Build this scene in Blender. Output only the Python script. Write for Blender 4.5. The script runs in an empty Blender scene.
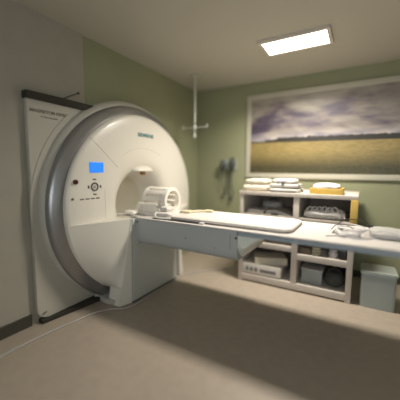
import bpy, bmesh, math, random
from mathutils import Vector, Matrix
random.seed(7)
PI = math.pi
S = bpy.context.scene
C = S.collection

# ------------------------------------------------------------------ materials
def mat(name, col, rough=.5, metal=0., bump=0., bscale=60., var=0., vscale=6., emit=None, estr=0., coat=0., trans=0., alpha=None):
    m = bpy.data.materials.new(name); m.use_nodes = True
    nt = m.node_tree; b = nt.nodes['Principled BSDF']
    b.inputs['Base Color'].default_value = (*col, 1)
    b.inputs['Roughness'].default_value = rough
    b.inputs['Metallic'].default_value = metal
    b.inputs['Coat Weight'].default_value = coat
    b.inputs['Transmission Weight'].default_value = trans
    tc = nt.nodes.new('ShaderNodeTexCoord')
    if var:
        n = nt.nodes.new('ShaderNodeTexNoise'); n.inputs['Scale'].default_value = vscale; n.inputs['Detail'].default_value = 4
        r = nt.nodes.new('ShaderNodeValToRGB')
        r.color_ramp.elements[0].position = .3; r.color_ramp.elements[1].position = .7
        r.color_ramp.elements[0].color = (*[c*(1-var) for c in col], 1)
        r.color_ramp.elements[1].color = (*[min(1, c*(1+var)) for c in col], 1)
        nt.links.new(tc.outputs['Object'], n.inputs['Vector']); nt.links.new(n.outputs['Fac'], r.inputs['Fac'])
        nt.links.new(r.outputs['Color'], b.inputs['Base Color'])
    if bump:
        n = nt.nodes.new('ShaderNodeTexNoise'); n.inputs['Scale'].default_value = bscale; n.inputs['Detail'].default_value = 3
        bp = nt.nodes.new('ShaderNodeBump'); bp.inputs['Strength'].default_value = bump; bp.inputs['Distance'].default_value = .01
        nt.links.new(tc.outputs['Object'], n.inputs['Vector']); nt.links.new(n.outputs['Fac'], bp.inputs['Height'])
        nt.links.new(bp.outputs['Normal'], b.inputs['Normal'])
    if emit:
        b.inputs['Emission Color'].default_value = (*emit, 1); b.inputs['Emission Strength'].default_value = estr
    return m

M = dict(
    wall=mat('green_wall_paint', (.285, .295, .18), .75, bump=.05, bscale=200, var=.03, vscale=3),
    beige=mat('beige_wall_paint', (.36, .335, .28), .7, bump=.05, bscale=200, var=.03),
    ceil=mat('ceiling_paint', (.47, .45, .38), .85, bump=.08, bscale=120),
    floor=mat('vinyl_floor', (.37, .31, .25), .42, bump=.02, bscale=90, var=.05, vscale=14),
    base=mat('dark_skirting', (.05, .047, .035), .6, var=.05),
    ivory=mat('ivory_gloss_cover', (.74, .705, .63), .34, coat=.15, var=.015, vscale=2),
    grey_panel=mat('warm_grey_cover', (.47, .445, .385), .5, var=.02, vscale=3),
    rim=mat('rim_cover', (.49, .47, .41), .45, var=.02),
    ring=mat('silver_ring_paint', (.34, .335, .335), .36, metal=.72, var=.02),
    bore=mat('bore_liner', (.66, .61, .50), .5, var=.02),
    dark=mat('dark_trim', (.03, .028, .02), .75, var=.1),
    seam=mat('seam_shadow_gap', (.20, .18, .15), .8),
    pale_seam=mat('pale_joint', (.42, .39, .33), .8),
    teal=mat('teal_lettering', (.03, .20, .20), .5),
    ink=mat('grey_lettering', (.17, .15, .12), .6),
    blue=mat('blue_screen', (.004, .03, .12), .5, emit=(.006, .125, .52), estr=1.0),
    red=mat('dark_red_button', (.06, .006, .006), .35),
    darkgrey=mat('dark_grey_plastic', (.08, .08, .08), .5),
    amber=mat('amber_glass', (.35, .17, .04), .25),
    tabletop=mat('table_white_laminate', (.60, .565, .54), .38, var=.02, vscale=5),
    rail=mat('blue_grey_rail', (.36, .41, .45), .4, var=.03, vscale=5),
    apron=mat('blue_grey_cover', (.47, .49, .49), .30, var=.02, vscale=3),
    endcap=mat('pale_green_grey_cover', (.74, .76, .69), .4, var=.02),
    pedestal=mat('pedestal_cover', (.56, .57, .53), .4, var=.02, vscale=3),
    pad=mat('white_vinyl_pad', (.68, .635, .59), .5, bump=.15, bscale=30, var=.02),
    piping=mat('grey_piping', (.20, .16, .14), .6),
    coil=mat('cream_coil_plastic', (.86, .82, .75), .35, var=.02),
    coil2=mat('pale_coil_plastic', (.78, .74, .66), .4, var=.03),
    black=mat('black_plastic', (.02, .018, .016), .45),
    cloth=mat('cream_cloth', (.70, .62, .42), .8, bump=.3, bscale=60, var=.05),
    shelf=mat('shelf_laminate', (.60, .54, .48), .45, var=.02),
    shelf_back=mat('brown_back_board', (.27, .21, .155), .6, var=.08, vscale=10),
    metal=mat('brushed_metal', (.62, .66, .60), .35, metal=.6, var=.03),
    pale=mat('pale_cable', (.62, .60, .60), .5, var=.03),
    clear=mat('cloudy_tubing', (.46, .45, .44), .3, var=.05),
    frame=mat('picture_frame_paint', (.46, .44, .36), .5, var=.02),
    yellow=mat('yellow_plastic', (.62, .41, .08), .45, var=.04),
    cream=mat('cream_fabric', (.66, .60, .48), .85, bump=.3, bscale=40, var=.05),
    greyfab=mat('light_grey_pad', (.48, .46, .43), .7, bump=.2, bscale=40, var=.04),
    white=mat('white_fabric', (.60, .575, .56), .85, bump=.4, bscale=40, var=.04),
    device=mat('device_case', (.70, .66, .60), .45, var=.02),
    devdark=mat('device_window', (.22, .21, .21), .3),
    brown=mat('brown_card', (.26, .17, .08), .7, var=.15),
    bag=mat('dark_bag', (.035, .04, .035), .6, bump=.4, bscale=20),
    bin=mat('grey_bin_plastic', (.36, .39, .37), .4, var=.03),
    greydark=mat('grey_handset', (.05, .055, .05), .5),
    diff=mat('lamp_diffuser', (.9, .88, .8), .5, emit=(1., .93, .80), estr=4.0),
    diff2=mat('lamp_diffuser_dim', (.9, .88, .8), .5, emit=(.85, .93, 1.), estr=1.2),
)

# ------------------------------------------------------------------ mesh helpers
def link(name, me, m, parent=None, smooth=False, label=None):
    o = bpy.data.objects.new(name, me)
    if m is not None: me.materials.append(m)
    C.objects.link(o)
    if parent is not None:
        o.parent = parent
        o.matrix_parent_inverse = Matrix.Translation(-parent.location)
    if smooth:
        for p in me.polygons: p.use_smooth = True
    if label: o['label'] = label
    return o

def fin(name, bm, m, parent=None, smooth=False, label=None, auto=None):
    bmesh.ops.recalc_face_normals(bm, faces=bm.faces)
    me = bpy.data.meshes.new(name); bm.to_mesh(me); bm.free()
    o = link(name, me, m, parent, smooth, label)
    if auto:
        for p in me.polygons: p.use_smooth = True
        me.set_sharp_from_angle(angle=math.radians(auto))
    return o

def abox(bm, x0, x1, y0, y1, z0, z1, bev=0., seg=2):
    r = bmesh.ops.create_cube(bm, size=1.)
    vs = r['verts']
    for v in vs:
        v.co = Vector(((x0+x1)/2+v.co.x*(x1-x0), (y0+y1)/2+v.co.y*(y1-y0), (z0+z1)/2+v.co.z*(z1-z0)))
    if bev:
        es = list({e for v in vs for e in v.link_edges})
        bmesh.ops.bevel(bm, geom=es, offset=bev, segments=seg, affect='EDGES', profile=.6)

def box(name, x0, x1, y0, y1, z0, z1, m, parent=None, bev=0., seg=2, label=None):
    bm = bmesh.new(); abox(bm, x0, x1, y0, y1, z0, z1, bev, seg)
    return fin(name, bm, m, parent, label=label, auto=40 if bev else None)

def prism(name, pts, axis, a, b, m, parent=None, bev=0., label=None):
    """pts: 2-D outline in the two axes other than AXIS (in order x,y,z), swept from a to b"""
    bm = bmesh.new()
    def P(u, v, t):
        return {0: (t, u, v), 1: (u, t, v), 2: (u, v, t)}[axis]
    lo = [bm.verts.new(P(u, v, a)) for u, v in pts]; hi = [bm.verts.new(P(u, v, b)) for u, v in pts]
    n = len(pts)
    bm.faces.new(lo); bm.faces.new(hi[::-1])
    for i in range(n): bm.faces.new((lo[i], lo[(i+1) % n], hi[(i+1) % n], hi[i]))
    if bev: bmesh.ops.bevel(bm, geom=list(bm.edges), offset=bev, segments=2, affect='EDGES')
    return fin(name, bm, m, parent, label=label, auto=35)

def rrect(y0, y1, z0, z1, r, n=6, corners=(1, 1, 1, 1)):
    out = []
    for (cy, cz, a0, k) in ((y1-r, z1-r, 0, 0), (y0+r, z1-r, 90, 1), (y0+r, z0+r, 180, 2), (y1-r, z0+r, 270, 3)):
        if corners[k]:
            for i in range(n+1):
                a = math.radians(a0+90*i/n); out.append((cy+r*math.cos(a), cz+r*math.sin(a)))
        else:
            out.append(((y1 if k in (0, 3) else y0), (z1 if k in (0, 1) else z0)))
    return out

CY, CZ = 2.39, .985
def revolve(name, prof, m, parent, n=96, cy=CY, cz=CZ, floor=None, label=None, closed=False, sharp=35):
    """prof: list of (r, X); turned about the X axis through (cy, cz)"""
    bm = bmesh.new(); rings = []
    for r, x in prof:
        row = []
        for i in range(n):
            a = 2*PI*i/n; z = cz+r*math.sin(a)
            if floor is not None: z = max(z, floor)
            row.append(bm.verts.new((x, cy+r*math.cos(a), z)))
        rings.append(row)
    K = len(rings)
    for k in range(K if closed else K-1):
        A, B = rings[k], rings[(k+1) % K]
        for i in range(n):
            try: bm.faces.new((A[i], A[(i+1) % n], B[(i+1) % n], B[i]))
            except ValueError: pass
    return fin(name, bm, m, parent, label=label, auto=sharp)

def lathe_z(name, prof, cx, cy, m, parent=None, n=24, label=None):
    bm = bmesh.new(); rings = []
    for r, z in prof:
        rings.append([bm.verts.new((cx+r*math.cos(2*PI*i/n), cy+r*math.sin(2*PI*i/n), z)) for i in range(n)])
    for A, B in zip(rings, rings[1:]):
        for i in range(n): bm.faces.new((A[i], A[(i+1) % n], B[(i+1) % n], B[i]))
    bm.faces.new(rings[0]); bm.faces.new(rings[-1])
    return fin(name, bm, m, parent, label=label, auto=35)

def spline(pts, k=8):
    P = [Vector(p) for p in pts]; P = [2*P[0]-P[1]]+P+[2*P[-1]-P[-2]]
    out = []
    for i in range(1, len(P)-2):
        for j in range(k):
            t = j/k; a, b, c, d = P[i-1:i+3]
            out.append(.5*((2*b)+(c-a)*t+(2*a-5*b+4*c-d)*t*t+(3*b-a-3*c+d)*t**3))
    out.append(P[-2]); return out

def tube_bm(bm, pts, r, n=8, k=8, smooth=True):
    pts = spline(pts, k) if smooth else [Vector(p) for p in pts]
    rings = []; N = None
    for i, p in enumerate(pts):
        t = (pts[min(i+1, len(pts)-1)]-pts[max(i-1, 0)]).normalized()
        if N is None:
            N = t.orthogonal().normalized()
        else:
            N = (N-t*N.dot(t)).normalized()
        B = t.cross(N)
        rings.append([bm.verts.new(p+r*(N*math.cos(2*PI*j/n)+B*math.sin(2*PI*j/n))) for j in range(n)])
    for A, B_ in zip(rings, rings[1:]):
        for j in range(n): bm.faces.new((A[j], A[(j+1) % n], B_[(j+1) % n], B_[j]))
    bm.faces.new(rings[0]); bm.faces.new(rings[-1])

def tube(name, pts, r, m, parent=None, n=8, k=8, smooth=True, label=None):
    bm = bmesh.new(); tube_bm(bm, pts, r, n, k, smooth)
    return fin(name, bm, m, parent, label=label, auto=60)

def soft(name, x0, x1, y0, y1, z0, z1, m, parent=None, r=.3, amp=.004, seed=0, rot=0., label=None, div=5):
    """a soft, slightly uneven cushion: a subdivided box with bulged top"""
    bm = bmesh.new(); bmesh.ops.create_cube(bm, size=2.)
    bmesh.ops.subdivide_edges(bm, edges=list(bm.edges), cuts=div, use_grid_fill=True)
    rnd = random.Random(seed); hx, hy, hz = (x1-x0)/2, (y1-y0)/2, (z1-z0)/2
    cr = min(hx, hy, hz)*min(1, r*3)
    for v in bm.verts:
        p = Vector((v.co.x*hx, v.co.y*hy, v.co.z*hz))
        q = Vector((max(-hx+cr, min(hx-cr, p.x)), max(-hy+cr, min(hy-cr, p.y)), max(-hz+cr, min(hz-cr, p.z))))
        d = p-q
        if d.length > 1e-9: p = q+d.normalized()*cr
        if v.co.z > -.5: p += Vector((rnd.uniform(-amp, amp), rnd.uniform(-amp, amp), rnd.uniform(-amp, amp)))
        c, s = math.cos(rot), math.sin(rot)
        v.co = Vector(((x0+x1)/2+p.x*c-p.y*s, (y0+y1)/2+p.x*s+p.y*c, max(z0, (z0+z1)/2+p.z)))
    o = fin(name, bm, m, parent, smooth=True, label=label)
    md = o.modifiers.new('sub', 'SUBSURF'); md.levels = 1; md.render_levels = 1
    return o

def text(name, s, loc, height, m, parent, width=None, depth=.0015, bold=0., rot=(PI/2, 0, PI/2), label=None):
    cu = bpy.data.curves.new(name, 'FONT'); cu.body = s; cu.size = height/.7; cu.extrude = depth; cu.offset = bold
    cu.align_x = 'LEFT'
    t = bpy.data.objects.new(name+'_c', cu); C.objects.link(t)
    bpy.context.view_layer.update()
    me = bpy.data.meshes.new_from_object(t.evaluated_get(bpy.context.evaluated_depsgraph_get()))
    C.objects.unlink(t); bpy.data.objects.remove(t)
    xs = [v.co.x for v in me.vertices]; w = max(xs)-min(xs); x0 = min(xs)
    sx = width/w if width else 1
    from mathutils import Euler
    R = Euler(rot).to_matrix()
    for v in me.vertices:
        v.co = R @ Vector(((v.co.x-x0)*sx, v.co.y, v.co.z))+Vector(loc)
    me.materials.clear()
    return link(name, me, m, parent, label=label)

def thing(name, label, cat, loc=(0, 0, 0), group=None):
    o = bpy.data.objects.new(name, None); C.objects.link(o); o.location = loc
    o.empty_display_size = .1
    o['label'] = label; o['category'] = cat
    if group: o['group'] = group
    return o
def tag(o, label, cat, group=None):
    o['label'] = label; o['category'] = cat
    if group: o['group'] = group
    return o
def struct(o): o['kind'] = 'structure'; return o

# ------------------------------------------------------------------ room
XL, XR, YB, YF, HC, XREAR = -2.42, 2.4, 4.0, -1.6, 2.655, -4.3
struct(box('floor', XREAR, XR, YF, YB, -.1, 0, M['floor']))
struct(box('ceiling', XREAR, XR, YF, YB, HC, HC+.1, M['ceil']))
struct(box('wall_back', XREAR, XR, YB, YB+.1, 0, HC, M['wall']))
struct(box('wall_front', XREAR, XR, YF-.1, YF, 0, HC, M['beige']))
struct(box('wall_right', XR, XR+.1, YF, YB, 0, HC, M['wall']))
struct(box('wall_rear', XREAR-.1, XREAR, YF, YB, 0, HC, M['beige']))
# left wall with the round opening the scanner is built into
def wall_with_hole():
    bm = bmesh.new(); n = 64; r = .93
    def per(a):
        c, s = math.cos(a), math.sin(a); t = 1e9
        if c > 1e-9: t = min(t, (YB-CY)/c)
        if c < -1e-9: t = min(t, (1.82-CY)/c)
        if s > 1e-9: t = min(t, (HC-CZ)/s)
        if s < -1e-9: t = min(t, (0-CZ)/s)
        return CY+c*t, CZ+s*t
    angs = sorted([2*PI*i/n for i in range(n)]+[math.atan2(z-CZ, y-CY) % (2*PI) for y in (1.82, YB) for z in (0, HC)])
    lay = []
    for x in (XL-.1, XL):
        lay.append(([bm.verts.new((x, CY+min(r, .56/abs(math.cos(a)) if math.cos(a) < -.2 else r)*math.cos(a), CZ+min(r, .56/abs(math.cos(a)) if math.cos(a) < -.2 else r)*math.sin(a))) for a in angs],
                    [bm.verts.new((x, *per(a))) for a in angs]))
    k = len(angs)
    for i in range(k):
        j = (i+1) % k
        for (I, O) in lay: bm.faces.new((I[i], I[j], O[j], O[i]))
        bm.faces.new((lay[0][0][i], lay[0][0][j], lay[1][0][j], lay[1][0][i]))
        bm.faces.new((lay[0][1][i], lay[0][1][j], lay[1][1][j], lay[1][1][i]))
    return fin('wall_left', bm, M['wall'])
struct(wall_with_hole())
struct(box('wall_left', XL-.1, XL+.012, YF, 1.82, 0, HC, M['beige']))
struct(box('baseboard_left', XL+.012, XL+.028, YF, 1.20, 0, .10, M['base']))
struct(box('baseboard_back', XL, XR, YB-.015, YB, 0, .09, M['base']))

# ------------------------------------------------------------------ scanner
sc = thing('mri_scanner', 'large round ivory MRI scanner with grey ring and blue screen, built into the wall', 'MRI scanner', (-2.3, CY, 0))
# side front plate with rounded lower corner
plate = prism('side_cover', rrect(1.235, 2.02, .035, 1.95, .09, corners=(0, 0, 1, 0)), 0, -2.40, -2.36, M['grey_panel'], sc, bev=.006, label='warm grey flat side cover')
# raised curved step on the side plate, following the ring
def arc_band(name, r0, r1, a0, a1, x0, x1, m, cy=CY, cz=CZ, n=40, parent=sc, zmin=.04, ymin=None, label=None):
    bm = bmesh.new(); rows = []
    for i in range(n+1):
        a = math.radians(a0+(a1-a0)*i/n)
        row = []
        for (r, x) in ((r0, x0), (r0, x1), (r1, x1-.0), (r1, x0)):
            y = cy+r*math.cos(a)
            if ymin is not None: y = max(y, ymin)
            row.append(bm.verts.new((x, y, max(zmin, cz+r*math.sin(a)))))
        rows.append(row)
    for A, B in zip(rows, rows[1:]):
        for j in range(4): bm.faces.new((A[j], A[(j+1) % 4], B[(j+1) % 4], B[j]))
    bm.faces.new(rows[0]); bm.faces.new(rows[-1])
    return fin(name, bm, m, parent, label=label, auto=35)
arc_band('cover_step', 1.0, 1.17, 133, 236, -2.362, -2.354, M['grey_panel'], cz=1.0)
# dark bar across the top of the side cover
prism('top_bar', [(1.225, 1.93), (1.83, 1.93), (1.885, 1.955), (1.86, 1.99), (1.225, 1.99)], 0, -2.405, -2.33, M['dark'], sc, bev=.004, label='dark bar along the top of the side cover')
rod = tube('bar_rod', [(-2.35, 1.545, 1.985), (-2.345, 1.62, 2.03), (-2.345, 1.70, 2.07)], .006, M['darkgrey'], sc, smooth=False)
bm = bmesh.new(); bmesh.ops.create_uvsphere(bm, u_segments=12, v_segments=8, radius=.013)
for v in bm.verts: v.co = v.co+Vector((-2.345, 1.705, 2.073))
fin('rod_knob', bm, M['darkgrey'], rod, smooth=True)
# rim, ring, face
revolve('outer_rim', [(1.00, -2.415), (1.10, -2.415), (1.112, -2.39), (1.112, -2.345), (1.095, -2.315), (1.07, -2.30), (1.00, -2.30)], M['rim'], sc, cz=1.015, floor=.012, label='pale outer rim')
revolve('silver_ring', [(.955, -2.31), (1.080, -2.31), (1.083, -2.275), (1.074, -2.256), (1.05, -2.240), (1.01, -2.218), (.975, -2.200), (.955, -2.198)], M['ring'], sc, cz=.985, floor=.016, label='metallic grey ring')
revolve('face_cover', [(.975, -2.30), (.982, -2.20), (.978, -2.182), (.965, -2.17), (.94, -2.163), (.86, -2.157), (.74, -2.152), (.62, -2.150), (.56, -2.151), (.50, -2.155), (.455, -2.164),
    (.42, -2.182), (.385, -2.212), (.352, -2.255), (.328, -2.305), (.313, -2.36), (.305, -2.43), (.302, -2.50)], M['ivory'], sc, n=128, floor=.02, label='ivory dished face cover')
revolve('bore_liner', [(.302, -2.50), (.30, -2.51), (.30, -4.0), (.31, -4.0), (.36, -3.99), (.36, -2.51)], M['bore'], sc, label='beige tunnel liner')
bl = box('bore_lamp', -3.3, -2.62, CY-.03, CY+.03, CZ+.280, CZ+.292, M['diff2'], sc, bev=.003, label='glowing strip light in the tunnel roof')
ld = bpy.data.lights.new('bore_light_source', 'AREA'); ld.shape = 'RECTANGLE'; ld.size = .66; ld.size_y = .05; ld.energy = .28; ld.color = (1., .93, .80)
lo = bpy.data.objects.new('bore_light_source', ld); C.objects.link(lo); lo.location = (-2.96, CY, CZ+.276); lo.parent = sc; lo.matrix_parent_inverse = Matrix.Translation(-sc.location)
def fx(r):   # face surface X at radius r
    pr = [(.42, -2.182), (.455, -2.164), (.50, -2.155), (.56, -2.151), (.62, -2.150), (.74, -2.152), (.86, -2.157), (.94, -2.163), (.965, -2.17)]
    if r <= pr[0][0]: return pr[0][1]
    for (a, b), (c, d) in zip(pr, pr[1:]):
        if r <= c: return b+(d-b)*(r-a)/(c-a)
    return pr[-1][1]
def fp(y, z, off=0.): return (fx(math.hypot(y-CY, z-CZ))+off, y, z)
# thin joints in the face cover
def seam(pts, r=.0014, m='seam'):
    P = []
    for (a, b), (c, d) in zip(pts, pts[1:]):
        for i in range(8): P.append(fp(a+(c-a)*i/8, b+(d-b)*i/8, .0002))
    P.append(fp(*pts[-1], .0002))
    return tube('joint_line', P, r, M[m], sc, n=6, smooth=False)
seam([(1.68, 1.655), (1.99, 1.384)])
seam([(1.818, 1.17), (1.82, .875)], .001, 'pale_seam')
seam([(CY+.62*math.cos(math.radians(a)), CZ+.62*math.sin(math.radians(a))) for a in range(62, 124, 6)], .0012, 'pale_seam')
# lettering
text('maker_lettering', 'SIEMENS', (-2.1525, 2.29, 1.732), .040, M['teal'], sc, width=.262, bold=.0012, depth=.002, label='teal maker lettering')
text('side_lettering', 'MAGNETOM ESPREE', (-2.359, 1.262, 1.832), .027, M['ink'], sc, width=.34, bold=.0006, label='grey model lettering')
text('side_lettering', 'A Tim System', (-2.359, 1.345, 1.795), .014, M['ink'], sc, width=.15, label='small grey lettering')
prism('badge', [(1.272, .068), (1.312, .082), (1.312, .098), (1.272, .086)], 0, -2.361, -2.357, M['ink'], sc, label='small dark badge')
# control panel
b = prism('display_screen', rrect(1.658, 1.808, 1.333, 1.428, .004), 0, -2.165, -2.148, M['blue'], sc, label='glowing blue display screen')
def disc(name, y, z, r, m, x0, x1, parent=sc, n=24, label=None):
    return revolve(name, [(.0001, x0), (r, x0), (r, x1), (r*.8, x1+.003), (.0001, x1+.003)], m, parent, n=n, cy=y, cz=z, label=label)
disc('stop_button', 1.507, 1.25, .021, M['red'], -2.17, -2.146, label='dark red round button')
dial = revolve('control_dial', [(.028, -2.165), (.041, -2.165), (.041, -2.147), (.028, -2.147)], M['darkgrey'], sc, n=24, cy=1.702, cz=1.20, closed=True, label='dark ring-shaped control pad')
disc('dial_centre', 1.702, 1.20, .017, M['pale_seam'], -2.165, -2.150, dial)
for dy, dz, w, h in ((0, .070, .036, .011), (0, -.070, .036, .011), (.066, 0, .015, .028), (-.066, 0, .015, .028)):
    X_ = fp(1.702+dy, 1.20+dz)[0]
    prism('control_button', rrect(1.702+dy-w/2, 1.702+dy+w/2, 1.20+dz-h/2, 1.20+dz+h/2, .003, 3), 0, X_-.01, X_+.003, M['darkgrey'], dial)
disc('indicator', 1.475, 1.10, .011, M['seam'], -2.17, -2.155)
for i in range(4):
    y = 1.545+i*.056
    prism('function_key', rrect(y, y+.040, 1.092-.006, 1.092+.006, .002, 3), 0, fp(y+.02, 1.092)[0]-.01, fp(y+.02, 1.092)[0]+.0025, M['seam'], sc)
# laser window above the bore
def lens():
    bm = bmesh.new(); n = 20; rows = []
    for j in range(9):
        ph = PI/2*j/8
        rows.append([bm.verts.new((fx(.41)-.02+(.085*math.cos(ph))*math.sin(PI*i/n), CY+.01-.165*math.cos(PI*i/n)*math.cos(ph)**.8, 1.348+.062*math.sin(ph))) for i in range(n+1)])
    for A, B in zip(rows, rows[1:]):
        for i in range(n): bm.faces.new((A[i], A[i+1], B[i+1], B[i]))
    bm.faces.new(rows[0])
    bmesh.ops.remove_doubles(bm, verts=bm.verts, dist=1e-5)
    return fin('laser_housing', bm, M['ivory'], sc, auto=50)
lz = lens()
box('laser_window', -2.20, -2.155, CY-.025, CY+.02, 1.305, 1.350, M['amber'], lz, bev=.006, label='small amber laser window')
# flared base cover either side of the table
ZT = .87
def wing(side):
    bm = bmesh.new(); n = 22; rows = []
    for i in range(n+1):
        t = i/n; z = .005+(ZT-.005)*t
        fy = 1.82+(1.978-1.82)*t; fX = -1.992+(.022)*t
        dz = max(-.93, z-CZ)
        ay = CY-math.sqrt(.975**2-dz*dz)
        aX = -2.166
        row = []
        for k in range(9):
            q = k/8
            row.append((aX+(fX-aX)*q+.012*math.sin(PI*q), ay+(fy-ay)*q, z))
        row.append((fX, fy, z)); row.append((-2.15, fy, z))
        rows.append([bm.verts.new((p[0], p[1] if side > 0 else 2*CY-p[1]-.01, p[2])) for p in row])
    for A, B in zip(rows, rows[1:]):
        for k in range(len(A)-1): bm.faces.new((A[k], A[k+1], B[k+1], B[k]))
    bm.faces.new(rows[-1]); bm.faces.new(rows[0])
    fin('base_cover', bm, M['ivory'], sc, auto=28, label='flared cover at the foot of the face')
    def Y(y): return y if side > 0 else 2*CY-y-.01
    T = [(-2.14, 1.95, .004), (-1.990, 1.822, .004), (-1.952, 1.956, .004), (-2.14, 1.956, .004)]
    Tt = [(-2.14, 1.955, ZT+.001), (-1.969, 1.972, ZT+.001), (-1.960, 1.978, ZT+.001), (-2.14, 1.978, ZT+.001)]
    bm = bmesh.new()
    lo = [bm.verts.new((x, Y(y), z)) for x, y, z in T]; hi = [bm.verts.new((x, Y(y), z)) for x, y, z in Tt]
    bm.faces.new(lo); bm.faces.new(hi)
    for i in range(4): bm.faces.new((lo[i], lo[(i+1) % 4], hi[(i+1) % 4], hi[i]))
    fin('base_wedge', bm, M['ivory'], sc, label='pale triangular corner cover')
wing(1); wing(-1)
# plinth and dark kick strip on the floor
arc = [(-2.34, 1.80), (-2.30, 1.83), (-2.22, 1.80), (-2.12, 1.80), (-2.02, 1.84), (-2.02, 2.9), (-2.34, 2.9)]
prism('plinth', arc, 2, 0.004, .055, M['rim'], sc, bev=.003)
prism('kick_strip', [(-2.40, 1.26), (-2.335, 1.26), (-2.27, 1.78), (-2.25, 2.0), (-2.40, 2.0)], 2, 0.001, .034, M['dark'], sc, label='black rubber kick strip')

# ------------------------------------------------------------------ patient table
pt = thing('patient_table', 'long cantilevered patient table with white top and blue-grey side cover beside the scanner', 'table', (-1.9, 2.39, 0))
TY0, TY1, TX0, TX1 = 2.032, 2.768, -2.13, .46
# column
prism('pedestal', [(1.968, .004), (2.735, .004), (2.735, .60), (1.985, .60)], 0, -2.10, -1.948, M['pedestal'], pt, bev=.006, label='pale upright pedestal')
prism('pedestal', [(1.985, .60), (2.735, .60), (2.735, .862), (1.99, .862)], 0, -2.10, -1.955, M['pedestal'], pt, bev=.004)
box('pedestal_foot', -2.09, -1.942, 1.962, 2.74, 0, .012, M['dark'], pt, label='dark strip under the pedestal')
# trough cover (hull), lofted along X
def hull():
    bm = bmesh.new(); rows = []
    zt = .866
    def sect(x, zb, yb_off):
        # outline: near top, near mid, near lower, bottom..., far
        y0, y1 = 2.035, 2.765
        pts = [(y0, zt), (y0+.002, zt-.13)]
        h = (zt-.13)-zb
        for i in range(1, 7):
            a = PI/2*i/6
            pts.append((y0+.002+yb_off*(1-math.cos(a)), (zt-.13)-h*math.sin(a)))
        pts += [(y1-a_, b_) for a_, b_ in [(p[0]-y0, p[1]) for p in pts[::-1]]]
        return [(x, p[0], p[1]) for p in pts]
    for x, zb, off in ((-1.957, .612, .05), (-1.5, .612, .05), (-.96, .612, .05), (-.845, .612, .05)):
        rows.append([bm.verts.new(p) for p in sect(x, zb, off)])
    for A, B in zip(rows, rows[1:]):
        for k in range(len(A)): bm.faces.new((A[k], A[(k+1) % len(A)], B[(k+1) % len(A)], B[k]))
    bm.faces.new(rows[0]); bm.faces.new(rows[-1])
    return fin('side_cover', bm, M['apron'], pt, auto=30, label='blue-grey trough cover under the tabletop')
hull()
# swept end cap of the trough
def endcap():
    bm = bmesh.new(); rows = []
    for i in range(11):
        t = i/10
        x = -.843+.215*t
        zb = .618+(.820-.618)*(t**.72); zt = .832
        y0, y1 = 2.045+.01*t, 2.755-.01*t
        rows.append([bm.verts.new(p) for p in ((x, y0, zt), (x, y0, max(zb+.03, zt-.10) if zb+.03 < zt else zt-.004), (x, y0+.05, (zb+max(zb, zt-.12))/2 if zb < zt-.12 else zb+.002), (x, y0+.12, zb), (x, y1-.12, zb), (x, y1-.05, (zb+max(zb, zt-.12))/2 if zb < zt-.12 else zb+.002), (x, y1, max(zb+.03, zt-.10) if zb+.03 < zt else zt-.004), (x, y1, zt))])
    for A, B in zip(rows, rows[1:]):
        for k in range(8): bm.faces.new((A[k], A[(k+1) % 8], B[(k+1) % 8], B[k]))
    bm.faces.new(rows[0]); bm.faces.new(rows[-1])
    return fin('end_cap', bm, M['endcap'], pt, auto=45, label='pale curved end of the trough')
endcap()
tube('panel_joint', [(-.905, 2.0335, .84), (-.905, 2.0335, .735), (-.905, 2.05, .66)], .0016, M['seam'], pt, n=6, smooth=False)
def yscrew(x, z, r=.008, y=2.031):
    bm = bmesh.new()
    a = [bm.verts.new((x+r*math.cos(2*PI*i/14), y, z+r*math.sin(2*PI*i/14))) for i in range(14)]
    b_ = [bm.verts.new((x+r*math.cos(2*PI*i/14), y+.006, z+r*math.sin(2*PI*i/14))) for i in range(14)]
    bm.faces.new(a); bm.faces.new(b_)
    for i in range(14): bm.faces.new((a[i], a[(i+1) % 14], b_[(i+1) % 14], b_[i]))
    fin('screw', bm, M['black'], pt)
yscrew(-.835-.02, .812, .009); yscrew(-1.935, .835, .009); yscrew(-1.35, .745, .005); yscrew(-1.05, .70, .004)
# top with rails
top = rrect(-1.957, TX1, TY0, TY1, .05, corners=(1, 0, 0, 1))
k = top.index((-1.957, TY0)); top = top[:k]+[(-1.957, 2.70), (-2.3, 2.70), (-2.3, 2.08), (-1.957, 2.08)]+top[k:]
prism('tabletop', top, 2, .868, .880, M['tabletop'], pt, bev=.003, label='white tabletop')
prism('side_rail', [(2.040, .832), (2.072, .832), (2.072, .866), (2.044, .866), (2.036, .858), (2.036, .838)], 0, -.835, TX1-.04, M['rail'], pt, bev=.002, label='blue-grey side rail')
prism('side_rail', [(4.78-a, b_) for a, b_ in [(2.040, .832), (2.072, .832), (2.072, .866), (2.044, .866), (2.036, .858), (2.036, .838)]], 0, -.835, TX1-.04, M['rail'], pt, bev=.002, label='blue-grey side rail')
box('top_support', -.84, TX1-.05, 2.073, 2.707, .840, .866, M['rail'], pt, label='blue-grey frame under the tabletop')

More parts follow.
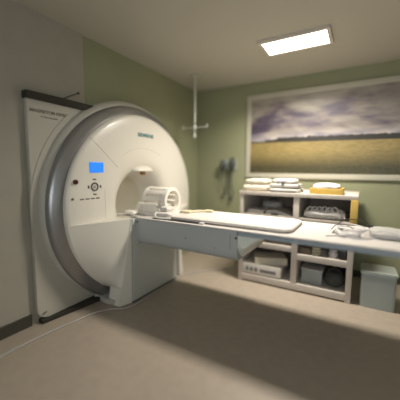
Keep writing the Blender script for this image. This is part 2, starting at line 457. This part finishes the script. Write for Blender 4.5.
# mattress
def mattress():
    t = thing('table_mattress', 'long thin white mattress with rounded end and grey piping on the patient table', 'mattress', (-1.0, 2.39, .88))
    out = rrect(-1.62, -.44, 2.115, 2.665, .09, 8, corners=(1, 1, 1, 1))
    cx, cy = -1.03, 2.39
    bm = bmesh.new(); rows = []
    for (s, z) in ((.006, .880), (0, .888), (0, .903), (.004, .911), (.014, .916), (.05, .919)):
        rows.append([bm.verts.new((cx+(x-cx)*(1-s/.59), cy+(y-cy)*(1-s/.275), z)) for x, y in out])
    for A, B in zip(rows, rows[1:]):
        for k in range(len(A)): bm.faces.new((A[k], A[(k+1) % len(A)], B[(k+1) % len(A)], B[k]))
    bm.faces.new(rows[0]); bm.faces.new(rows[-1])
    fin('cushion', bm, M['pad'], t, auto=60)
    pts = [(x+(.001 if x > cx else -.001), y+(.001 if y > cy else -.001), .8875) for x, y in out]
    tube('piping', pts+[pts[0]], .0042, M['piping'], t, n=6, smooth=False, label='dark grey piping')
mattress()
# black strap running under the near edge of the mattress
st = thing('table_strap', 'black strap lying along the table edge beneath the mattress', 'strap', (-1.45, 2.09, .88))
prism('strap_band', [(-1.78, .880), (-1.58, .880), (-1.20, .880), (-1.20, .885), (-1.58, .887), (-1.78, .885)], 1, 2.078, 2.106, M['black'], st)
box('buckle', -1.235, -1.19, 2.075, 2.109, .880, .894, M['pale'], st, bev=.003, label='pale buckle')

# ------------------------------------------------------------------ head coil
hc = thing('head_coil', 'cream plastic head coil standing on the patient table at the scanner bore', 'head coil', (-2.0, 2.39, .88))
HX0, HX1, HZ = -2.07, -1.745, 1.030
prism('cradle', [(2.24, .884), (2.54, .884), (2.56, .95), (2.56, 1.0), (2.22, 1.0), (2.22, .95)], 0, HX0+.02, HX1-.085, M['coil'], hc, bev=.012)
box('foot_plate', HX0-.02, HX1-.03, 2.20, 2.58, .880, .905, M['coil'], hc, bev=.008)
box('side_flange', HX0-.01, HX1-.075, 2.195, 2.235, .985, 1.012, M['coil'], hc, bev=.008)
box('side_flange', HX0-.01, HX1-.075, 2.545, 2.585, .985, 1.012, M['coil'], hc, bev=.008)
for x0, x1 in ((HX0, HX0+.05), (HX1-.055, HX1)):
    revolve('end_ring', [(.112, x0), (.142, x0), (.148, x0+.008), (.148, x1-.008), (.142, x1), (.112, x1)], M['coil'], hc, n=40, cy=2.39, cz=HZ, closed=True)
for a in (12, 42, 74, 106, 138, 168, 200, 340, 225, 315):
    ca, sa = math.cos(math.radians(a)), math.sin(math.radians(a))
    bm = bmesh.new(); abox(bm, HX0+.03, HX1-.03, -.026, .026, .124, .146, .006)
    bmesh.ops.rotate(bm, verts=bm.verts, cent=(0, 0, 0), matrix=Matrix.Rotation(math.radians(a-90), 3, 'X'))
    bmesh.ops.translate(bm, verts=bm.verts, vec=(0, 2.39, HZ))
    fin('coil_bar', bm, M['coil'], hc, auto=40)
box('lock_block', HX0-.045, HX0+.02, 2.21, 2.28, .93, .985, M['coil'], hc, bev=.010)
box('lock_block', HX1-.09, HX1-.045, 2.205, 2.27, .905, .965, M['coil'], hc, bev=.010)

soft('bore_cushion_tmp', 0, 1, 0, 1, 0, 1, M['pad']).name = 'x'
bpy.data.objects.remove(bpy.data.objects['x'])
tag(soft('head_cushion', -2.19, -2.05, 2.09, 2.18, .880, .928, M['coil'], r=.33, amp=.001), 'small rounded cream pad in front of the head coil at the scanner mouth', 'cushion')

cb = thing('coil_connector', 'lumpy white cable box between the head coil and the mattress', 'connector', (-1.74, 2.2, .88))
soft('housing', -1.765, -1.585, 2.10, 2.30, .880, .945, M['pad'], cb, r=.25, amp=.003, seed=3)
soft('hood', -1.755, -1.645, 2.15, 2.29, .935, .995, M['pad'], cb, r=.33, amp=.002, seed=4)
tube('cable', [(-1.76, 2.13, .94), (-1.755, 2.10, .915), (-1.72, 2.085, .894), (-1.62, 2.09, .893), (-1.57, 2.10, .895)], .010, M['coil'], cb)
cw = thing('folded_cable', 'cream padded cable lying across the scanner end of the mattress', 'cable', (-1.55, 2.45, .92))
tube('cable', [(-1.71, 2.42, .893), (-1.665, 2.39, .905), (-1.60, 2.37, .931), (-1.52, 2.40, .929), (-1.44, 2.48, .930), (-1.38, 2.53, .930)], .011, M['cloth'], cw)
soft('plug', -1.43, -1.33, 2.50, 2.56, .919, .945, M['cloth'], cw, r=.33, amp=.001, seed=5)
soft('sleeve', -1.60, -1.50, 2.33, 2.42, .919, .945, M['cloth'], cw, r=.33, amp=.002, seed=6)

# ------------------------------------------------------------------ cables at the free end of the table
cl = thing('looped_cable', 'pale looped cable in a loose coil on the free end of the table', 'cable', (-.05, 2.4, .88))
rnd = random.Random(11)
for q in range(4):
    cx, cy, rx, ry = -.07+.012*q, 2.36+.02*q, .09+.008*q, .13+.012*q
    pts = [(cx+rx*math.cos(a)*rnd.uniform(.8, 1.1), cy+ry*math.sin(a)*rnd.uniform(.85, 1.1), .886+q*.010+.018*(1+math.sin(a*2+q))*.5) for a in [i*2*PI/9+q for i in range(10)]]
    tube('cable_turn', pts, .0055, M['pale'], cl)
tube('cable_turn', [(-.20, 2.20, .8855), (-.16, 2.24, .8855), (-.10, 2.25, .886), (-.03, 2.22, .886), (.05, 2.24, .886), (.12, 2.32, .887)], .0055, M['pale'], cl)
dk = thing('dark_cable', 'thin black cable looping over the pale cable coil', 'cable', (-.05, 2.55, .88))
tube('cable', [(-.17, 2.34, .884), (-.15, 2.44, .90), (-.13, 2.54, .945), (-.06, 2.60, .965), (.02, 2.62, .955), (.09, 2.60, .925)], .004, M['black'], dk)
tube('cable', [(-.19, 2.50, .884), (-.15, 2.47, .93), (-.08, 2.42, .945), (-.03, 2.36, .93)], .004, M['black'], dk)
box('plug', -.145, -.105, 2.46, 2.50, .880, .902, M['black'], dk, bev=.004)
box('plug', .075, .11, 2.585, 2.615, .895, .93, M['black'], dk, bev=.004)
sf = thing('surface_coil', 'cloudy grey padded flex coil at the free end of the table', 'flex coil', (.12, 2.5, .88))
soft('pad', .08, .36, 2.30, 2.64, .880, .925, M['clear'], sf, r=.3, amp=.008, seed=8)
tube('edge', [(.085, 2.34, .925), (.12, 2.31, .932), (.15, 2.32, .94), (.25, 2.30, .93)], .006, M['pale'], sf)

# ------------------------------------------------------------------ shelving unit
SX0, SX1, SY0, SY1, ST = -1.265, -.02, 3.115, 3.90, 1.122
su = thing('shelving_unit', 'low open cream shelving unit with two bays below the landscape picture', 'shelf', ((SX0+SX1)/2, 3.5, 0))
box('side_panel', SX0, SX0+.045, SY0, SY1, 0, ST-.045, M['shelf'], su, bev=.003)
box('side_panel', SX1-.055, SX1, SY0, SY1, 0, ST-.045, M['shelf'], su, bev=.003)
box('divider', -.632, -.570, SY0+.002, SY1, .095, ST-.045, M['shelf'], su, bev=.003)
box('top_board', SX0-.008, SX1+.008, SY0-.008, SY1, ST-.045, ST, M['shelf'], su, bev=.004)
box('bottom_board', SX0+.045, SX1-.055, SY0+.002, SY1, .018, .095, M['shelf'], su, bev=.003)
box('shelf_board', SX0+.045, -.632, SY0+.004, SY1, .800, .852, M['shelf'], su, bev=.003)
box('shelf_board', -.570, SX1-.055, SY0+.004, SY1, .800, .852, M['shelf'], su, bev=.003)
box('shelf_board', SX0+.045, -.632, SY0+.004, SY1, .448, .510, M['shelf'], su, bev=.003)
box('shelf_board', -.570, SX1-.055, SY0+.004, SY1, .372, .440, M['shelf'], su, bev=.003)
box('back_board', SX0+.045, SX1-.055, SY1-.015, SY1-.003, .095, ST-.045, M['shelf_back'], su, label='brown back board')

# on top
o = thing('folded_blanket', 'cream folded blanket stack at the wall-corner end of the shelf top', 'blanket', (-1.1, 3.3, ST))
soft('lower_fold', -1.255, -.945, 3.13, 3.46, ST, ST+.080, M['cream'], o, r=.3, amp=.004, seed=1)
soft('upper_fold', -1.235, -.955, 3.15, 3.44, ST+.078, ST+.145, M['cream'], o, r=.3, amp=.005, seed=2)
o = thing('coil_pad', 'pale grey flat pad, lowest of the stack in the middle of the shelf top', 'pad', (-.77, 3.3, ST), 'grey pads stacked on the shelf top')
soft('pad_body', -.93, -.585, 3.13, 3.50, ST, ST+.046, M['greyfab'], o, r=.3, amp=.003, seed=9)
box('pad_edge', -.90, -.62, 3.125, 3.14, ST+.002, ST+.010, M['greydark'], o, label='dark lower edge')
o = thing('coil_pad', 'pale grey pad with dark strap, second from the bottom of the shelf-top stack', 'pad', (-.77, 3.3, ST+.038), 'grey pads stacked on the shelf top')
soft('pad_body', -.935, -.60, 3.15, 3.48, ST+.048, ST+.098, M['greyfab'], o, r=.3, amp=.003, seed=10)
box('strap', -.78, -.75, 3.146, 3.46, ST+.086, ST+.0995, M['greydark'], o, label='dark strap')
o = thing('coil_pad', 'white crumpled pad on top of the grey stack on the shelf', 'pad', (-.75, 3.32, ST+.082), 'grey pads stacked on the shelf top')
soft('pad_body', -.90, -.64, 3.18, 3.46, ST+.100, ST+.150, M['white'], o, r=.33, amp=.006, seed=12)
tube('cord', [(-.64, 3.25, ST+.10), (-.60, 3.22, ST+.085), (-.57, 3.18, ST+.045), (-.545, 3.17, ST+.010)], .007, M['greydark'], o)
o = thing('yellow_tray', 'yellow shallow tray holding a white cloth on the shelf top', 'tray', (-.31, 3.3, ST))
box('tray_wall', -.475, -.155, 3.14, 3.15, ST, ST+.062, M['yellow'], o, bev=.002)
box('tray_wall', -.475, -.155, 3.43, 3.44, ST, ST+.062, M['yellow'], o, bev=.002)
box('tray_wall', -.475, -.465, 3.15, 3.43, ST, ST+.062, M['yellow'], o, bev=.002)
box('tray_wall', -.165, -.155, 3.15, 3.43, ST, ST+.062, M['yellow'], o, bev=.002)
box('tray_base', -.465, -.165, 3.15, 3.43, ST, ST+.008, M['yellow'], o)
tag(soft('folded_cloth', -.455, -.185, 3.16, 3.42, ST+.008, ST+.115, M['white'], r=.3, amp=.010, seed=14), 'white crumpled cloth lying in the yellow tray', 'cloth')

box('end_strip', -.074, -.008, 3.095, 3.1145, .66, 1.0765, M['yellow'], su, bev=.003, label='yellow strip on the front of the end panel')
# upper left bay
zb = .852
o = thing('paper_stack', 'pale stack of papers in the upper bay beneath the cream blanket', 'paper', (-1.0, 3.3, zb))
for i in range(4):
    dx = (.01, -.015, .012, 0)[i]
    box('sheet_bundle', -1.17+dx, -.98+dx, 3.15, 3.42, zb+i*.012, zb+.0115+i*.012, M['white'], o)
o = thing('cable_pad', 'grey sloping pad beside the papers in the upper bay', 'pad', (-.8, 3.3, zb))
prism('pad_body', [(-.95, zb), (-.66, zb), (-.655, zb+.012), (-.84, zb+.062), (-.95, zb+.05)], 1, 3.15, 3.45, M['greyfab'], o, bev=.004)
box('connector', -.88, -.80, 3.13, 3.15, zb, zb+.022, M['greydark'], o, bev=.003, label='dark connector')
o = thing('grey_case', 'dim grey rounded case at the back of the upper bay, behind the papers', 'case', (-.98, 3.6, zb))
soft('case_body', -1.12, -.86, 3.50, 3.74, zb, zb+.12, M['greyfab'], o, r=.25, amp=.001, seed=15)
tube('handle', [(-1.04, 3.60, zb+.115), (-1.03, 3.60, zb+.145), (-.95, 3.60, zb+.145), (-.94, 3.60, zb+.115)], .007, M['greydark'], o)
# upper right bay : heap of pale cables
o = thing('cable_heap', 'heap of pale tangled cables in the upper bay below the yellow tray', 'cables', (-.33, 3.25, zb))
soft('bundle', -.53, -.12, 3.125, 3.40, zb, zb+.10, M['tabletop'], o, r=.33, amp=.010, seed=16)
rnd = random.Random(5)
for q in range(7):
    cx = -.46+q*.048; h = .075+.03*rnd.random()
    pts = [(cx-.05, 3.135, zb+.03), (cx-.03, 3.15, zb+h+.01), (cx, 3.18, zb+h+.03), (cx+.035, 3.16, zb+h), (cx+.05, 3.13, zb+.03)]
    tube('cable_turn', pts, .008, M['white'], o)
# lower left bay: device, box
zb = .095
o = thing('electronic_unit', 'white flat electronic unit with dark windows in the bottom bay of the shelving', 'device', (-.97, 3.3, zb))
box('case', -1.215, -.745, 3.13, 3.46, zb+.012, zb+.135, M['device'], o, bev=.006)
for x in (-1.18, -.80):
    box('foot', x, x+.03, 3.16, 3.19, zb, zb+.012, M['black'], o)
    box('foot', x, x+.03, 3.40, 3.43, zb, zb+.012, M['black'], o)
box('display_window', -.99, -.80, 3.125, 3.133, zb+.045, zb+.085, M['devdark'], o, label='dark display window')
for i in range(3):
    box('knob', -1.17+i*.055, -1.135+i*.055, 3.122, 3.134, zb+.045, zb+.095, M['devdark'], o, bev=.003, label='dark square knob')
o = thing('cardboard_box', 'pale cardboard box lying at a slant on the white electronic unit', 'box', (-.88, 3.35, zb+.135))
bm = bmesh.new(); abox(bm, -.19, .19, -.13, .13, 0, .085, .003)
bmesh.ops.rotate(bm, verts=bm.verts, cent=(0, 0, 0), matrix=Matrix.Rotation(math.radians(24), 3, 'Z'))
bmesh.ops.translate(bm, verts=bm.verts, vec=(-.93, 3.32, zb+.135)); fin('carton', bm, M['cream'], o)
bm = bmesh.new(); abox(bm, -.192, .192, -.02, .02, .0855, .087)
bmesh.ops.rotate(bm, verts=bm.verts, cent=(0, 0, 0), matrix=Matrix.Rotation(math.radians(24), 3, 'Z'))
bmesh.ops.translate(bm, verts=bm.verts, vec=(-.93, 3.32, zb+.135)); fin('tape', bm, M['shelf'], o)
# right middle bay: clutter
zb = .440
o = thing('wire_basket', 'dark wire basket in the right bay under the tabletop', 'basket', (-.4, 3.25, zb))
for z in (.004, .035, .068):
    tube('hoop', [(-.555, 3.15, zb+z), (-.27, 3.15, zb+z), (-.27, 3.38, zb+z), (-.555, 3.38, zb+z), (-.555, 3.15, zb+z)], .004, M['darkgrey'], o, smooth=False, n=6)
for i in range(12):
    tube('wire', [(-.55+i*.0255, 3.15, zb+.002), (-.55+i*.0255, 3.15, zb+.070)], .0025, M['darkgrey'], o, smooth=False, n=5)
tag(box('small_carton', -.545, -.44, 3.17, 3.30, zb+.001, zb+.060, M['brown'], bev=.003), 'small brown carton in the near corner of the wire basket', 'box')
tag(box('small_carton', -.42, -.34, 3.18, 3.32, zb+.001, zb+.085, M['cloth'], bev=.003), 'small tan carton standing upright in the wire basket', 'box')
o = thing('white_jar', 'white jar standing at the open end of the wire basket', 'jar', (-.21, 3.22, zb))
lathe_z('jar_body', [(.040, zb), (.046, zb+.01), (.046, zb+.05), (.036, zb+.062)], -.21, 3.22, M['white'], o)
lathe_z('lid', [(.040, zb+.062), (.040, zb+.082), (.034, zb+.086)], -.21, 3.22, M['white'], o)
tag(box('black_case', -.150, -.085, 3.15, 3.35, zb, zb+.10, M['black'], bev=.006), 'black upright case beside the white jar in the right bay', 'case')
# right lower bay
zb = .095
o = thing('plastic_crate', 'cloudy grey plastic box in the bottom right bay beside the dark bag', 'box', (-.42, 3.35, zb))
box('tub', -.53, -.31, 3.22, 3.50, zb, zb+.15, M['bin'], o, bev=.010)
box('lid', -.54, -.30, 3.21, 3.51, zb+.15, zb+.165, M['clear'], o, bev=.005, label='pale lid')
o = thing('dark_bag', 'dark soft bag slumped in the bottom right bay near the bin', 'bag', (-.19, 3.32, zb))
soft('bag_body', -.29, -.085, 3.17, 3.48, zb, zb+.20, M['bag'], o, r=.3, amp=.012, seed=20)
tube('strap', [(-.25, 3.22, zb+.185), (-.22, 3.20, zb+.225), (-.16, 3.20, zb+.225), (-.12, 3.22, zb+.185)], .008, M['black'], o)
# left middle bay
tag(box('storage_box', -1.17, -.72, 3.30, 3.70, .510, .700, M['brown'], bev=.004), 'brown storage box on the middle board of the shelving, behind the table edge', 'box')

# bin beside the unit
o = thing('waste_bin', 'pale grey-green plastic bin on the floor beside the shelving unit', 'bin', (.19, 3.3, 0))
prism('bin_body', rrect(.060, .36, 3.13, 3.43, .03), 2, 0, .34, M['bin'], o)
prism('rim', rrect(.052, .368, 3.122, 3.438, .03), 2, .34, .362, M['bin'], o, bev=.004)
box('lid', .062, .358, 3.132, 3.428, .362, .372, M['bin'], o, bev=.004)

# ------------------------------------------------------------------ picture on the wall
PX0, PX1, PZ0, PZ1 = -1.535, 1.05, 1.262, 2.470
pf = thing('landscape_picture', 'large framed landscape photograph of a golden field under cloudy sky on the green wall', 'picture', ((PX0+PX1)/2, 3.98, 1.27))
fw = .068
box('frame_bar', PX0, PX1, 3.965, 3.999, PZ1-fw, PZ1, M['frame'], pf, bev=.004)
box('frame_bar', PX0, PX1, 3.965, 3.999, PZ0, PZ0+fw, M['frame'], pf, bev=.004)
box('frame_bar', PX0, PX0+fw, 3.966, 3.998, PZ0+fw, PZ1-fw, M['frame'], pf, bev=.004)
box('frame_bar', PX1-fw, PX1, 3.966, 3.998, PZ0+fw, PZ1-fw, M['frame'], pf, bev=.004)
def art():
    m = bpy.data.materials.new('field_photograph'); m.use_nodes = True; nt = m.node_tree; N = nt.nodes; L = nt.links
    b = N['Principled BSDF']; b.inputs['Roughness'].default_value = .45
    tc = N.new('ShaderNodeTexCoord'); sp = N.new('ShaderNodeSeparateXYZ'); L.new(tc.outputs['Object'], sp.inputs[0])
    def noise(sx, sz, scale, det, dist=0., off=0.):
        mp = N.new('ShaderNodeMapping'); mp.inputs['Scale'].default_value = (sx, 1, sz); mp.inputs['Location'].default_value = (off, 0, off*.7)
        n = N.new('ShaderNodeTexNoise'); n.inputs['Scale'].default_value = scale; n.inputs['Detail'].default_value = det; n.inputs['Distortion'].default_value = dist
        L.new(tc.outputs['Object'], mp.inputs['Vector']); L.new(mp.outputs[0], n.inputs['Vector']); return n
    def ramp(src, els):
        r = N.new('ShaderNodeValToRGB'); L.new(src, r.inputs['Fac'])
        while len(r.color_ramp.elements) < len(els): r.color_ramp.elements.new(.5)
        for e, (p, c) in zip(r.color_ramp.elements, els): e.position = p; e.color = (*c, 1)
        return r.outputs['Color']
    def rng(src, a, b_, c=0., d=1.):
        r = N.new('ShaderNodeMapRange'); L.new(src, r.inputs['Value'])
        for k, v in zip(('From Min', 'From Max', 'To Min', 'To Max'), (a, b_, c, d)): r.inputs[k].default_value = v
        return r.outputs['Result']
    def mathn(op, a, b_):
        n = N.new('ShaderNodeMath'); n.operation = op
        for i, v in enumerate((a, b_)):
            if isinstance(v, (int, float)): n.inputs[i].default_value = v
            else: L.new(v, n.inputs[i])
        return n.outputs[0]
    def mix(f, a, b_):
        n = N.new('ShaderNodeMix'); n.data_type = 'RGBA'; L.new(f, n.inputs['Factor']); L.new(a, n.inputs['A']); L.new(b_, n.inputs['B']); return n.outputs['Result']
    z = sp.outputs['Z']; x = sp.outputs['X']
    cl = noise(1.0, 2.2, 1.5, 6, .6, 5.2)
    cl2 = noise(.7, 2.6, 5.0, 4, .3, 1.3)
    s = mathn('ADD', mathn('MULTIPLY', cl.outputs['Fac'], .75), mathn('MULTIPLY', cl2.outputs['Fac'], .25))
    # brighter near the horizon and at the top of the printed sky
    s = mathn('ADD', s, mathn('MULTIPLY', mathn('ABSOLUTE', mathn('SUBTRACT', z, 1.99), 0), .42))
    sky = ramp(s, [(.43, (.065, .052, .08)), (.51, (.115, .092, .12)), (.58, (.22, .19, .175)), (.70, (.34, .31, .265))])
    hz = ramp(cl2.outputs['Fac'], [(.35, (.20, .185, .24)), (.65, (.48, .43, .41))])
    sky = mix(rng(z, 1.93, 1.83), sky, hz)
    fn = noise(1.0, 5.0, 16, 4); fine = noise(3, 6, 30, 3)
    field = ramp(fn.outputs['Fac'], [(.30, (.19, .145, .052)), (.70, (.31, .235, .09))])
    dkf = ramp(fine.outputs['Fac'], [(.46, (.025, .028, .014)), (.72, (.16, .125, .045))])
    field = mix(mathn('MULTIPLY', rng(z, 1.64, 1.42), 1.0), field, dkf)
    hor = mathn('ADD', 1.765, mathn('MULTIPLY', x, -.012))
    col = mix(mathn('GREATER_THAN', z, hor), field, sky)
    # dark tree line rising from the left
    tl = noise(3, 1, 9, 3)
    toph = mathn('ADD', mathn('ADD', hor, rng(x, -1.30, -1.0, .010, .062)), mathn('MULTIPLY', mathn('SUBTRACT', tl.outputs['Fac'], .5), .05))
    band = mathn('MULTIPLY', mathn('GREATER_THAN', z, mathn('SUBTRACT', hor, .006)), mathn('LESS_THAN', z, toph))
    dk = N.new('ShaderNodeRGB'); dk.outputs[0].default_value = (.025, .022, .018, 1)
    col = mix(band, col, dk.outputs[0])
    L.new(col, b.inputs['Base Color']); return m
box('print', PX0+fw, PX1-fw, 3.975, 3.990, PZ0+fw, PZ1-fw, art(), pf, label='photograph of a golden field')

# wall-mounted instruments
o = thing('wall_instrument_holder', 'grey wall-mounted holder with two dark handsets and hanging cords on the green wall', 'instrument holder', (-1.82, 3.97, 1.4))
box('back_plate', -1.94, -1.69, 3.97, 3.999, 1.38, 1.53, M['bin'], o, bev=.006)
for x, z, r in ((-1.895, 1.445, .055), (-1.735, 1.475, .062)):
    bm = bmesh.new(); bmesh.ops.create_uvsphere(bm, u_segments=20, v_segments=12, radius=1)
    for v in bm.verts: v.co = Vector((x+v.co.x*r*.8, 3.915+v.co.y*.055, z+v.co.z*r*1.6))
    fin('handset', bm, M['greydark'], o, smooth=True, label='dark handset')
for x0, x1, zz in ((-1.895, -1.85, .98), (-1.735, -1.79, .90)):
    pts = []
    L_ = [(x0, 3.93, 1.37), (x0-.02, 3.93, 1.20), (x0+.02, 3.94, 1.02), ((x0+x1)/2, 3.95, zz), (x1, 3.95, zz+.08), (x1+.02, 3.95, 1.22), (x1, 3.96, 1.38)]
    for i, p in enumerate(spline(L_, 24)):
        a = i*1.05; pts.append(p+Vector((math.cos(a)*.012, 0, math.sin(a)*.012)))
    tube('coiled_cord', pts, .0055, M['greydark'], o, n=6, smooth=False, label='dark coiled cord')

# ceiling-hung drip pole
o = thing('ceiling_drip_hanger', 'pale metal drip hanger hanging from the ceiling beside the scanner', 'drip hanger', (-2.04, 3.3, HC))
bm = bmesh.new(); tube_bm(bm, [(-2.04, 3.3, HC-.012), (-2.04, 3.3, 2.02)], .018, 12, smooth=False); fin('pole', bm, M['metal'], o, auto=60)
tube('lower_rod', [(-2.04, 3.3, 2.02), (-2.04, 3.3, 1.83)], .012, M['metal'], o, n=12, smooth=False)
lathe_z('ceiling_plate', [(.06, HC-.014), (.06, HC-.001)], -2.04, 3.3, M['metal'], o)
lathe_z('hub', [(.022, 1.93), (.028, 1.94), (.028, 1.975), (.022, 1.985)], -2.04, 3.3, M['metal'], o, n=16)
lathe_z('knob', [(.014, 1.815), (.022, 1.83), (.022, 1.855), (.012, 1.87)], -2.04, 3.3, M['metal'], o, n=16)
for s in (-1, 1):
    tube('hook_arm', [(-2.04, 3.3, 1.96), (-2.04+s*.09, 3.3, 1.955), (-2.04+s*.16, 3.3, 1.955), (-2.04+s*.185, 3.3, 1.945), (-2.04+s*.198, 3.3, 1.965), (-2.04+s*.19, 3.3, 1.99)], .009, M['metal'], o)

# floor cable round the scanner foot
tag(tube('floor_cable', [(-2.14, .62, .008), (-2.17, .95, .008), (-2.16, 1.22, .008), (-2.13, 1.45, .008), (-2.10, 1.62, .008), (-2.03, 1.74, .008), (-1.93, 1.82, .008), (-1.89, 1.93, .008), (-1.90, 2.2, .008), (-1.905, 2.55, .008), (-1.93, 2.80, .008), (-1.8, 3.05, .008), (-1.55, 3.35, .008), (-1.35, 3.62, .008)], .0055, M['clear'], n=8),
    'thin pale cable running along the floor around the scanner foot', 'cable')

# ------------------------------------------------------------------ ceiling lamps
def lamp(name, label, x, y, sx, sy, dm, power, color):
    t = thing(name, label, 'ceiling light', (x, y, HC))
    w = .03; z0 = HC-.03
    box('lamp_frame', x-sx/2-w, x+sx/2+w, y-sy/2-w, y-sy/2, z0, HC-.001, M['shelf'], t)
    box('lamp_frame', x-sx/2-w, x+sx/2+w, y+sy/2, y+sy/2+w, z0, HC-.001, M['shelf'], t)
    box('lamp_frame', x-sx/2-w, x-sx/2, y-sy/2, y+sy/2, z0, HC-.001, M['shelf'], t)
    box('lamp_frame', x+sx/2, x+sx/2+w, y-sy/2, y+sy/2, z0, HC-.001, M['shelf'], t)
    box('diffuser', x-sx/2, x+sx/2, y-sy/2, y+sy/2, z0+.006, HC-.001, dm, t, label='glowing diffuser')
    ld = bpy.data.lights.new('ceiling_light_source', 'AREA'); ld.shape = 'RECTANGLE'; ld.size = sx*.95; ld.size_y = sy*.95
    ld.energy = power; ld.color = color; ld.spread = math.radians(150)
    lo = bpy.data.objects.new('ceiling_light_source', ld); C.objects.link(lo); lo.location = (x, y, z0-.004)
    lo.parent = t; lo.matrix_parent_inverse = Matrix.Translation(-t.location)
lamp('ceiling_light', 'bright rectangular ceiling light above the patient table', -.65, 2.95, .6, .30, M['diff'], 31, (1., .93, .81))
# added unseen glowing panel framed like a window behind the camera, for cool fill
wx0, wx1, wz0, wz1 = -.5, 1.3, 1.0, 1.95
wt = bpy.data.objects.new('window_1', None); C.objects.link(wt); wt.location = (.4, YF, wz0); wt['kind'] = 'structure'
for a, b_, c, d in ((wx0-.06, wx1+.06, wz0-.06, wz0), (wx0-.06, wx1+.06, wz1, wz1+.06), (wx0-.06, wx0, wz0, wz1), (wx1, wx1+.06, wz0, wz1)):
    box('window_frame', a, b_, YF, YF+.03, c, d, M['shelf'], wt)
box('pane', wx0, wx1, YF+.001, YF+.008, wz0, wz1, M['diff2'], wt)
ld = bpy.data.lights.new('window_light_source', 'AREA'); ld.shape = 'RECTANGLE'; ld.size = wx1-wx0; ld.size_y = wz1-wz0; ld.energy = 13; ld.color = (.86, .94, 1.)
lo = bpy.data.objects.new('window_light_source', ld); C.objects.link(lo); lo.location = ((wx0+wx1)/2, YF+.012, (wz0+wz1)/2); lo.rotation_euler = (PI/2, 0, 0)
lo.parent = wt; lo.matrix_parent_inverse = Matrix.Translation(-wt.location)

w = bpy.data.worlds.new('world'); S.world = w; w.use_nodes = True
w.node_tree.nodes['Background'].inputs[0].default_value = (.6, .6, .55, 1); w.node_tree.nodes['Background'].inputs[1].default_value = .3

# ------------------------------------------------------------------ camera
f, p, a, r = 272.7, math.radians(6.15), math.radians(59.5), math.radians(.53)
F = Vector((-math.cos(a)*math.cos(p), math.sin(a)*math.cos(p), -math.sin(p)))
R = Vector((math.sin(a), math.cos(a), 0)); U = R.cross(F)
R2 = R*math.cos(r)+U*math.sin(r); U2 = U*math.cos(r)-R*math.sin(r)
cd = bpy.data.cameras.new('camera'); cam = bpy.data.objects.new('camera', cd); C.objects.link(cam)
m3 = Matrix((R2, U2, -F)).transposed()
cam.matrix_world = Matrix.Translation((0, 0, 1.36)) @ m3.to_4x4()
cd.sensor_width = 36; cd.lens = 36*f/400; cd.clip_start = .05
cd.dof.use_dof = True; cd.dof.focus_distance = 2.55; cd.dof.aperture_fstop = .27
S.camera = cam
S.view_settings.view_transform = 'Standard'; S.view_settings.look = 'None'
S.view_settings.exposure = 1.0; S.view_settings.gamma = 1; S.view_settings.use_curve_mapping = False
